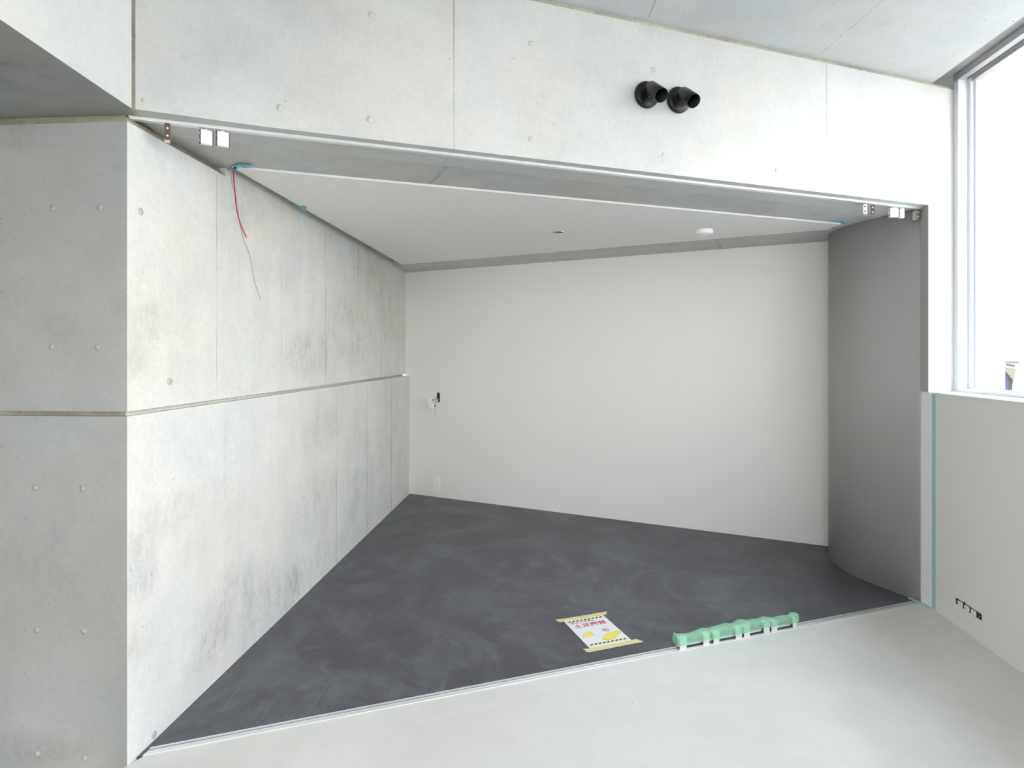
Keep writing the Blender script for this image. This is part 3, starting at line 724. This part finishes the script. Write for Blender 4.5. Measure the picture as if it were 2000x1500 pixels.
w = MB(); w.prism(oval(p, .018, .0435, .0003), -NB * .0008); part(w.build('box_opening', M_dark), t)
def loose(px, py, sz, rot, lbl):
    c = E + ray(px, py) * ((C1 - NB * .06 - E).dot(NB) / ray(px, py).dot(NB))
    ca, sa = math.cos(rot), math.sin(rot); ax = UB * ca + Vector((0, 0, sa)); az = Vector((0, 0, ca)) - UB * sa
    w = MB(); w.box(c, ax * sz * .5, NB * .02, az * sz * .5); o = part(w.build('loose_box', M_plast, bevel=.002), t); o['label'] = lbl; return c
c1 = loose(840.5, 781.5, .042, .12, 'tilted upper white box'); c2 = loose(844, 791.8, .043, -.02, 'lower white box')
w = MB(); q = BW(p, .004, -.02); w.tube([q, BW(q, .02, -.004), c1 + UB * .036 + Vector((0, 0, .004)), c1 + UB * .021], .0022, 8); w.tube([q, BW(q, .02, -.012), c2 + UB * .03 + Vector((0, 0, .02)), c2 + UB * .024], .0022, 8); part(w.build('wire', M_gunk), t)
w = MB(); w.tube([c1 + UB * .022, c1 + UB * .034 + Vector((0, 0, .004))], .005, 8); part(w.build('wire_sleeve', M_redc), t)
w = MB(); w.tube([c2 + UB * .030 + Vector((0, 0, -.012)), c2 + UB * .030 + Vector((0, 0, .006))], .0045, 8); part(w.build('wire_sleeve', M_redc), t)
w = MB(); a = BW(p + UB * -.022, .03, -.058); b = E + ray(851, 813) * ((C1 - NB * .035 - E).dot(NB) / ray(851, 813).dot(NB)); w.tube([q, BW(q, .015, -.01), a, b], .006, 8); part(w.build('white_cable', M_plast2), t)
w = MB(); b = E + ray(842.5, 809) * ((C1 - NB * .06 - E).dot(NB) / ray(842.5, 809).dot(NB)); w.tube([c2 + Vector((0, 0, -.02)), b], .0045, 8); part(w.build('white_cable', M_plast2), t)

# ------------------------------------------------------------------ right low wall: open outlet strip
z8 = lambda x, y: hitR(1720 + x / 7.143, 1120 + y / 7.143)
c_ = [z8(1055, 345), z8(1410, 565), z8(1412, 648), z8(1055, 425)]
la = [(q - W0).dot(UR) for q in c_]; l0, l1 = (la[0] + la[3]) / 2, (la[1] + la[2]) / 2
zt_, zb_ = (c_[0].z + c_[1].z) / 2, (c_[2].z + c_[3].z) / 2
def RP(l_, o, z): return Vector((W0.x + UR.x * l_ - NR.x * o, W0.y + UR.y * l_ - NR.y * o, z))
t = thing('outlet_strip', 'black uncovered outlet frame with three white sockets low on the right wall', 'outlet', RP((l0 + l1) / 2, 0, (zt_ + zb_) / 2))
w = MB(); w.prism([RP(l0, 0, zb_), RP(l1, 0, zb_), RP(l1, 0, zt_), RP(l0, 0, zt_)], -NR * .002)
for lq in (l0 + (l1 - l0) * .35,): w.prism([RP(lq - .006, 0, zt_), RP(lq + .006, 0, zt_), RP(lq, 0, zt_ + .008)], -NR * .002)
part(w.build('mounting_frame', M_black), t)
for k_ in range(3):
    xa_, xb_ = ((1095, 1157), (1186, 1248), (1279, 1343))[k_]; ym_ = lambda x: 385 + (x - 1055) * .62
    q0 = (z8(xa_, ym_(xa_)) - W0).dot(UR); q1 = (z8(xb_, ym_(xb_)) - W0).dot(UR)
    w = MB(); hgt = (zt_ - zb_); w.prism([RP(q0, .002, zb_ + hgt * .12), RP(q1, .002, zb_ + hgt * .12), RP(q1, .002, zt_ - hgt * .12), RP(q0, .002, zt_ - hgt * .12)], -NR * .004); so = part(w.build('socket', M_plast, bevel=.0008), t)
    w = MB()
    for f_ in (.36, .64):
        qa = q0 + (q1 - q0) * f_; w.prism([RP(qa - .0012, .0058, zb_ + hgt * .35), RP(qa + .0012, .0058, zb_ + hgt * .35), RP(qa + .0012, .0058, zt_ - hgt * .35), RP(qa - .0012, .0058, zt_ - hgt * .35)], -NR * .0006)
    part(w.build('slot', M_gunk), so)
for lq in (l0 + (l1 - l0) * .04, l1 - (l1 - l0) * .05):
    w = MB(); w.lathe(RP(lq, .002, (zt_ + zb_) / 2), -NR, [(0, .0012), (.0025, .0012), (.003, 0)], 12); part(w.build('screw', M_alu), t)

# ------------------------------------------------------------------ warning sign taped to the dark floor
S0 = hitz(1100.8, 1213.4, 0); S1 = hitz(1177, 1200.8, 0)
su = (S1 - S0).normalized(); sd = Vector((su.y, -su.x, 0)); S0 = S0 - sd * .012
def SP(a, b, z=.001): return Vector((S0.x + su.x * a + sd.x * b, S0.y + su.y * a + sd.y * b, z))
def loc(px, py): q = hitz(px, py, .001) - S0; return q.dot(su), q.dot(sd)
def zf(x, y): return loc(1095 + x * .075, 1190 + y * .075)       # from the close-up
t = thing('floor_sign', 'white and yellow paper warning sign with red Japanese lettering taped on the dark floor', 'sign', SP(.105, .15, 0))
PW, PH = .21, .297
w = MB(); w.prism([SP(0, 0, .0003), SP(PW, 0, .0003), SP(PW, PH, .0003), SP(0, PH, .0003)], (0, 0, .0007)); part(w.build('paper', M_paper), t)
def sheet(name, polys, z, m, parent=None, th=.0002):
    w = MB()
    for pl in polys: w.prism([SP(a, b, z) for a, b in pl], (0, 0, th))
    o = w.build(name, m); part(o, parent or t); return o
for (ya, yb_, xa, xb) in ((.026, .0385, .012, .198), (.2575, .269, .012, .198)):
    hs = sheet('hazard_stripe', [[(xa, ya), (xb, ya), (xb, yb_), (xa, yb_)]], .00105, M_yink)
    nb = 9; st_ = (xb - xa) / nb; pl = []
    for i in range(nb):
        x = xa + i * st_; pl.append([(x + st_ * .45, ya), (min(x + st_ * .95, xb), ya), (x + st_ * .5, yb_), (max(x, xa), yb_)])
    sheet('stripe', pl, .0013, M_ink, hs)
def lettering(body, x0, x1, ytop, ybot, m, bold=0.0):
    cu = bpy.data.curves.new('lettering', 'FONT'); cu.body = body; cu.size = 1.0; cu.offset = bold; cu.resolution_u = 3
    to = bpy.data.objects.new('lettering_source', cu); COL.objects.link(to)
    dg = bpy.context.evaluated_depsgraph_get(); dg.update()
    me = bpy.data.meshes.new_from_object(to.evaluated_get(dg)); COL.objects.unlink(to); bpy.data.objects.remove(to); bpy.data.curves.remove(cu)
    xs = [v.co.x for v in me.vertices]; ys = [v.co.y for v in me.vertices]
    if not xs: return None
    ax, bx, ay, by = min(xs), max(xs), min(ys), max(ys)
    for v in me.vertices:
        a = x0 + (v.co.x - ax) / (bx - ax) * (x1 - x0); b = ybot - (v.co.y - ay) / (by - ay) * (ybot - ytop)
        v.co = SP(a, b, .0013)
    me.materials.clear(); me.materials.append(m)
    o = bpy.data.objects.new('lettering', me); COL.objects.link(o); part(o, t); return o
lettering('床仕上げ済み', .018, .145, .0405, .0595, M_ink, .012)
o = lettering('土足厳禁', .022, .190, .066, .103, M_red, .022)
def ellipse(cx_, cy_, rx, ry, n_=28, a0=0, a1=2 * math.pi): return [(cx_ + rx * math.cos(a0 + (a1 - a0) * i / n_), cy_ + ry * math.sin(a0 + (a1 - a0) * i / n_)) for i in range(n_)]
def Z(pts): return [zf(x, y) for x, y in pts]
sl1 = Z([(585, 690), (600, 655), (640, 622), (700, 602), (785, 590), (862, 672), (700, 712), (610, 730)])
sl2 = Z([(1100, 760), (1150, 690), (1235, 615), (1330, 605), (1365, 580), (1450, 572), (1545, 568), (1555, 590), (1535, 625), (1500, 640), (1465, 700), (1400, 755), (1320, 785), (1230, 795), (1150, 790)])
def grow(pl, g):
    cx_ = sum(p[0] for p in pl) / len(pl); cy_ = sum(p[1] for p in pl) / len(pl); return [(cx_ + (x - cx_) * g, cy_ + (y - cy_) * g) for x, y in pl]
for pl in (sl1, sl2):
    s_ = sheet('slipper_picture', [grow(pl, 1.05)], .00105, M_inkline); sheet('slipper_shape', [pl], .0013, M_yink, s_)
sheet('sole_line', [Z([(862, 668), (1135, 622), (1138, 628), (866, 676)])], .0012, M_yink)
cxx, cyy = zf(1172, 537); rr = .0165
w = MB(); bm = w.bm; A = [bm.verts.new(SP(*q, .0014)) for q in ellipse(cxx, cyy, rr, rr)]; Bv = [bm.verts.new(SP(*q, .0014)) for q in ellipse(cxx, cyy, rr * .86, rr * .86)]
for i in range(28): bm.faces.new((A[i], A[(i + 1) % 28], Bv[(i + 1) % 28], Bv[i]))
d_ = rr * .66; w.prism([SP(cxx - d_ - .001, cyy - d_ + .001, .0016), SP(cxx - d_ + .001, cyy - d_ - .001, .0016), SP(cxx + d_ + .001, cyy + d_ - .001, .0016), SP(cxx + d_ - .001, cyy + d_ + .001, .0016)], (0, 0, .0001))
ps = part(w.build('prohibition_ring', M_red), t)
sheet('shoe_mark', [[(cxx - .009, cyy - .003), (cxx - .002, cyy - .007), (cxx + .002, cyy - .002), (cxx - .001, cyy + .004), (cxx - .007, cyy + .004)], [(cxx + .001, cyy + .003), (cxx + .006, cyy + .001), (cxx + .009, cyy + .005), (cxx + .003, cyy + .008)]], .00125, M_ink, ps)
zb2 = lambda pts, z=.0018: [hitz(1060 + x * .12, 1160 + y * .12, z) for x, y in pts]
w = MB(); w.prism(zb2([(205, 420), (340, 402), (700, 345), (1040, 285), (1042, 300), (1030, 338), (985, 342), (660, 395), (335, 436), (335, 452), (290, 462), (240, 445)]), (0, 0, .0003)); part(w.build('tape_strip', M_yel), t)
w = MB(); w.prism(zb2([(652, 895), (690, 895), (760, 886), (1100, 820), (1440, 752), (1530, 732), (1570, 752), (1640, 772), (1600, 790), (1480, 808), (1100, 885), (745, 952), (700, 938), (688, 918)]), (0, 0, .0003)); part(w.build('tape_strip', M_yel), t)

# ------------------------------------------------------------------ bracket row wrapped in green film, standing on the track
zg = lambda x, y: (1300 + x / 6.667, 1160 + y / 6.667)
def onD(x, y, d=2.148):
    px, py = zg(x, y); return along(hitD(px, py, d), U)
bs = [(180, 270), (487, 568), (620, 698), (910, 990), (1017, 1095), (1275, 1350), (1375, 1450), (1655, 1700)]
yb2 = [710, 650, 628, 568, 545, 495, 475, 420]
sA = onD(150, 700); sB = onD(1718, 400)
t = thing('bracket_rail', 'row of bright steel angle brackets draped in green film, standing on the floor track', 'bracket rail', SD((sA + sB) / 2, 2.16, .0036))
w = MB(); w.slab([SD(sA + .01, 2.1565), SD(sB - .006, 2.1565), SD(sB - .006, 2.166), SD(sA + .01, 2.166)], .010, .016)
part(w.build('bar', M_alu), t)
w = MB(); w.slab([SD(sA + .012, 2.153), SD(sB - .01, 2.153), SD(sB - .01, 2.1563), SD(sA + .012, 2.1563)], .0037, .008); part(w.build('slide_strip', M_dark), t)
tops = []
for (xa, xb), yb_ in zip(bs, yb2):
    s0, s1 = onD(xa, yb_), onD(xb, yb_); tops.append((s0 + s1) / 2); hb = .050
    if xa == 1655: s0 -= .002; s1 = s0 + .022
    w = MB()
    w.slab([SD(s0, 2.145), SD(s1, 2.145), SD(s1, 2.1472), SD(s0, 2.1472)], .0036, hb)           # front leaf
    w.slab([SD(s0, 2.1472), SD(s1, 2.1472), SD(s1, 2.172), SD(s0, 2.172)], hb - .0022, hb)      # top leaf
    w.slab([SD(s0, 2.1698), SD(s1, 2.1698), SD(s1, 2.172), SD(s0, 2.172)], .0036, hb - .0022)   # back leaf
    b = part(w.build('bracket', M_steel, bevel=.001), t)
    w = MB(); w.slab([SD(s0 - .0012, 2.1475), SD(s0 - .0002, 2.1475), SD(s0 - .0002, 2.1695), SD(s0 - .0012, 2.1695)], .0038, hb - .004); part(w.build('end_face', M_brown), b)
# film: a draped grid over the bracket tops, open below
random.seed(4)
w = MB(); bm = w.bm; ns, nc = 90, 14; grid = []
for i in range(ns + 1):
    f_ = i / ns; s = sA - .004 + (sB - sA + .006) * f_
    near = min(abs(s - q) for q in tops); sag = min(near / .05, 1.0)
    hgt = .0525 - .004 * sag + .012 * math.exp(-((f_ - .62) / .25) ** 2) * .6 + .003 * math.sin(f_ * 37) + (.012 if f_ > .95 or f_ < .02 else 0)
    back = .030 + .012 * math.sin(f_ * 3.1) + .003 * math.sin(f_ * 51)
    low = .017 + .011 * f_ + .003 * math.sin(f_ * 11)
    row = []
    for j in range(nc + 1):
        g = j / nc
        if g < .38:   # front drop
            q = g / .38; d = 2.1432 - .0015 * math.sin(q * 3.1) + .0008 * math.sin(s * 120 + q * 4); z = low + (hgt - .002 - low) * q
        elif g < .75:
            q = (g - .38) / .37; d = 2.1432 + (back) * q; z = hgt + .010 * math.sin(q * 2.2) * (0.6 + .4 * math.sin(f_ * 5)) + .0015 * math.sin(s * 90 + q * 5)
        else:
            q = (g - .75) / .25; d = 2.1432 + back + .004 * q; z = hgt + .010 * math.sin(2.2) * (0.6 + .4 * math.sin(f_ * 5)) * (1 - q) - (hgt - .03) * q
        row.append(bm.verts.new(SD(s, d, z)))
    grid.append(row)
for i in range(ns):
    for j in range(nc):
        f2 = bm.faces.new((grid[i][j], grid[i + 1][j], grid[i + 1][j + 1], grid[i][j + 1])); f2.smooth = True
for row, sg in ((grid[0], -1), (grid[-1], 1)):
    try: bm.faces.new(row if sg < 0 else row[::-1])
    except ValueError: pass
part(w.build('green_film', M_film), t)

# ------------------------------------------------------------------ outside
w = MB(); w.slab([WW(.06, .105), WW(.06, .29), WW(.26, .29), WW(.26, .105)], -3, 2.9)
struct(w.build('wall_outer', M_beam))
w = MB(); w.slab([Vector((3.5, -40, 0)), Vector((80, -40, 0)), Vector((80, 80, 0)), Vector((3.5, 80, 0))], -3.6, -3.5)
struct(w.build('ground', plain('pale_paving', (.33, .33, .325), .9)))
YH = 26.0
def far_pt(px, py, y=YH): return E + ray(px, py) * y
mw = plain('bright_render', (.85, .84, .82), .9); mg = plain('dull_window', (.030, .034, .036), .4); mb_ = plain('blue_sheet', (.010, .014, .085), .6)
mtan = plain('tan_timber', (.10, .075, .045), .8); mcr = plain('cream_brace', (.13, .12, .09), .8); mdk = plain('deep_shade_green', (.008, .02, .014), .8)
t = thing('neighbour_house', 'bright neighbouring house with a small dark opening, seen low through the window', 'house', Vector((23.5, YH + .6, -3.5)))
a, b = Vector((21.2, YH + .2, 0)), Vector((30, YH + .2, 0))
w = MB(); w.slab([a, b, b + Vector((0, 6, 0)), a + Vector((0, 6, 0))], -3.5, 1.27); part(w.build('wall', mw), t)
def fp(name, pts, m, th, y=YH + .2):
    w = MB(); w.prism([far_pt(x, y_, y) for x, y_ in pts], (0, -th, 0)); return part(w.build(name, m), t)
fp('eave', [(1958, 706), (1981, 705), (1981, 710), (1958, 709)], mtan, .25)
fp('window', [(1964, 711), (1981, 713), (1980, 717), (1966, 716)], mg, .06)
fp('doorway', [(1955, 727), (1966, 729), (1977, 742), (1974, 770), (1955, 769)], mdk, .05)
fp('brace', [(1960, 717), (1979, 720), (1975, 742), (1973, 741), (1960, 726)], mcr, .15)
fp('blue_sheet', [(1955, 727), (1964, 731), (1968, 747), (1965, 769), (1955, 768)], mb_, .08)
fp('lower_window', [(1979, 764), (1988, 765), (1988, 773), (1979, 772)], mg, .08)
fp('post', [(1993, 774), (2001, 760), (2008, 760), (1997, 774)], mcr, .12)
def wire(pts, y, r, label, m):
    w = MB(); w.tube([far_pt(x, yy, y) for x, yy in pts], r, 6); o = w.build('power_line', m); recenter(o, far_pt(*pts[0], y)); tag(o, label, 'power line', 'power lines outside the window')
wire([(1900, 688), (1962, 714), (1990, 719.5), (2030, 728), (2100, 742)], 20, .010, 'dark power line crossing in front of the bright house', M_gunk)
wire([(1900, 520), (1962, 544), (1990, 551), (2030, 556), (2100, 562)], 16, .008, 'faint power line, upper of the two in the white sky', M_gunk)
wire([(1900, 550), (1962, 569), (1990, 575), (2030, 585), (2100, 600)], 16, .008, 'faint power line, lower of the two in the white sky', M_gunk)
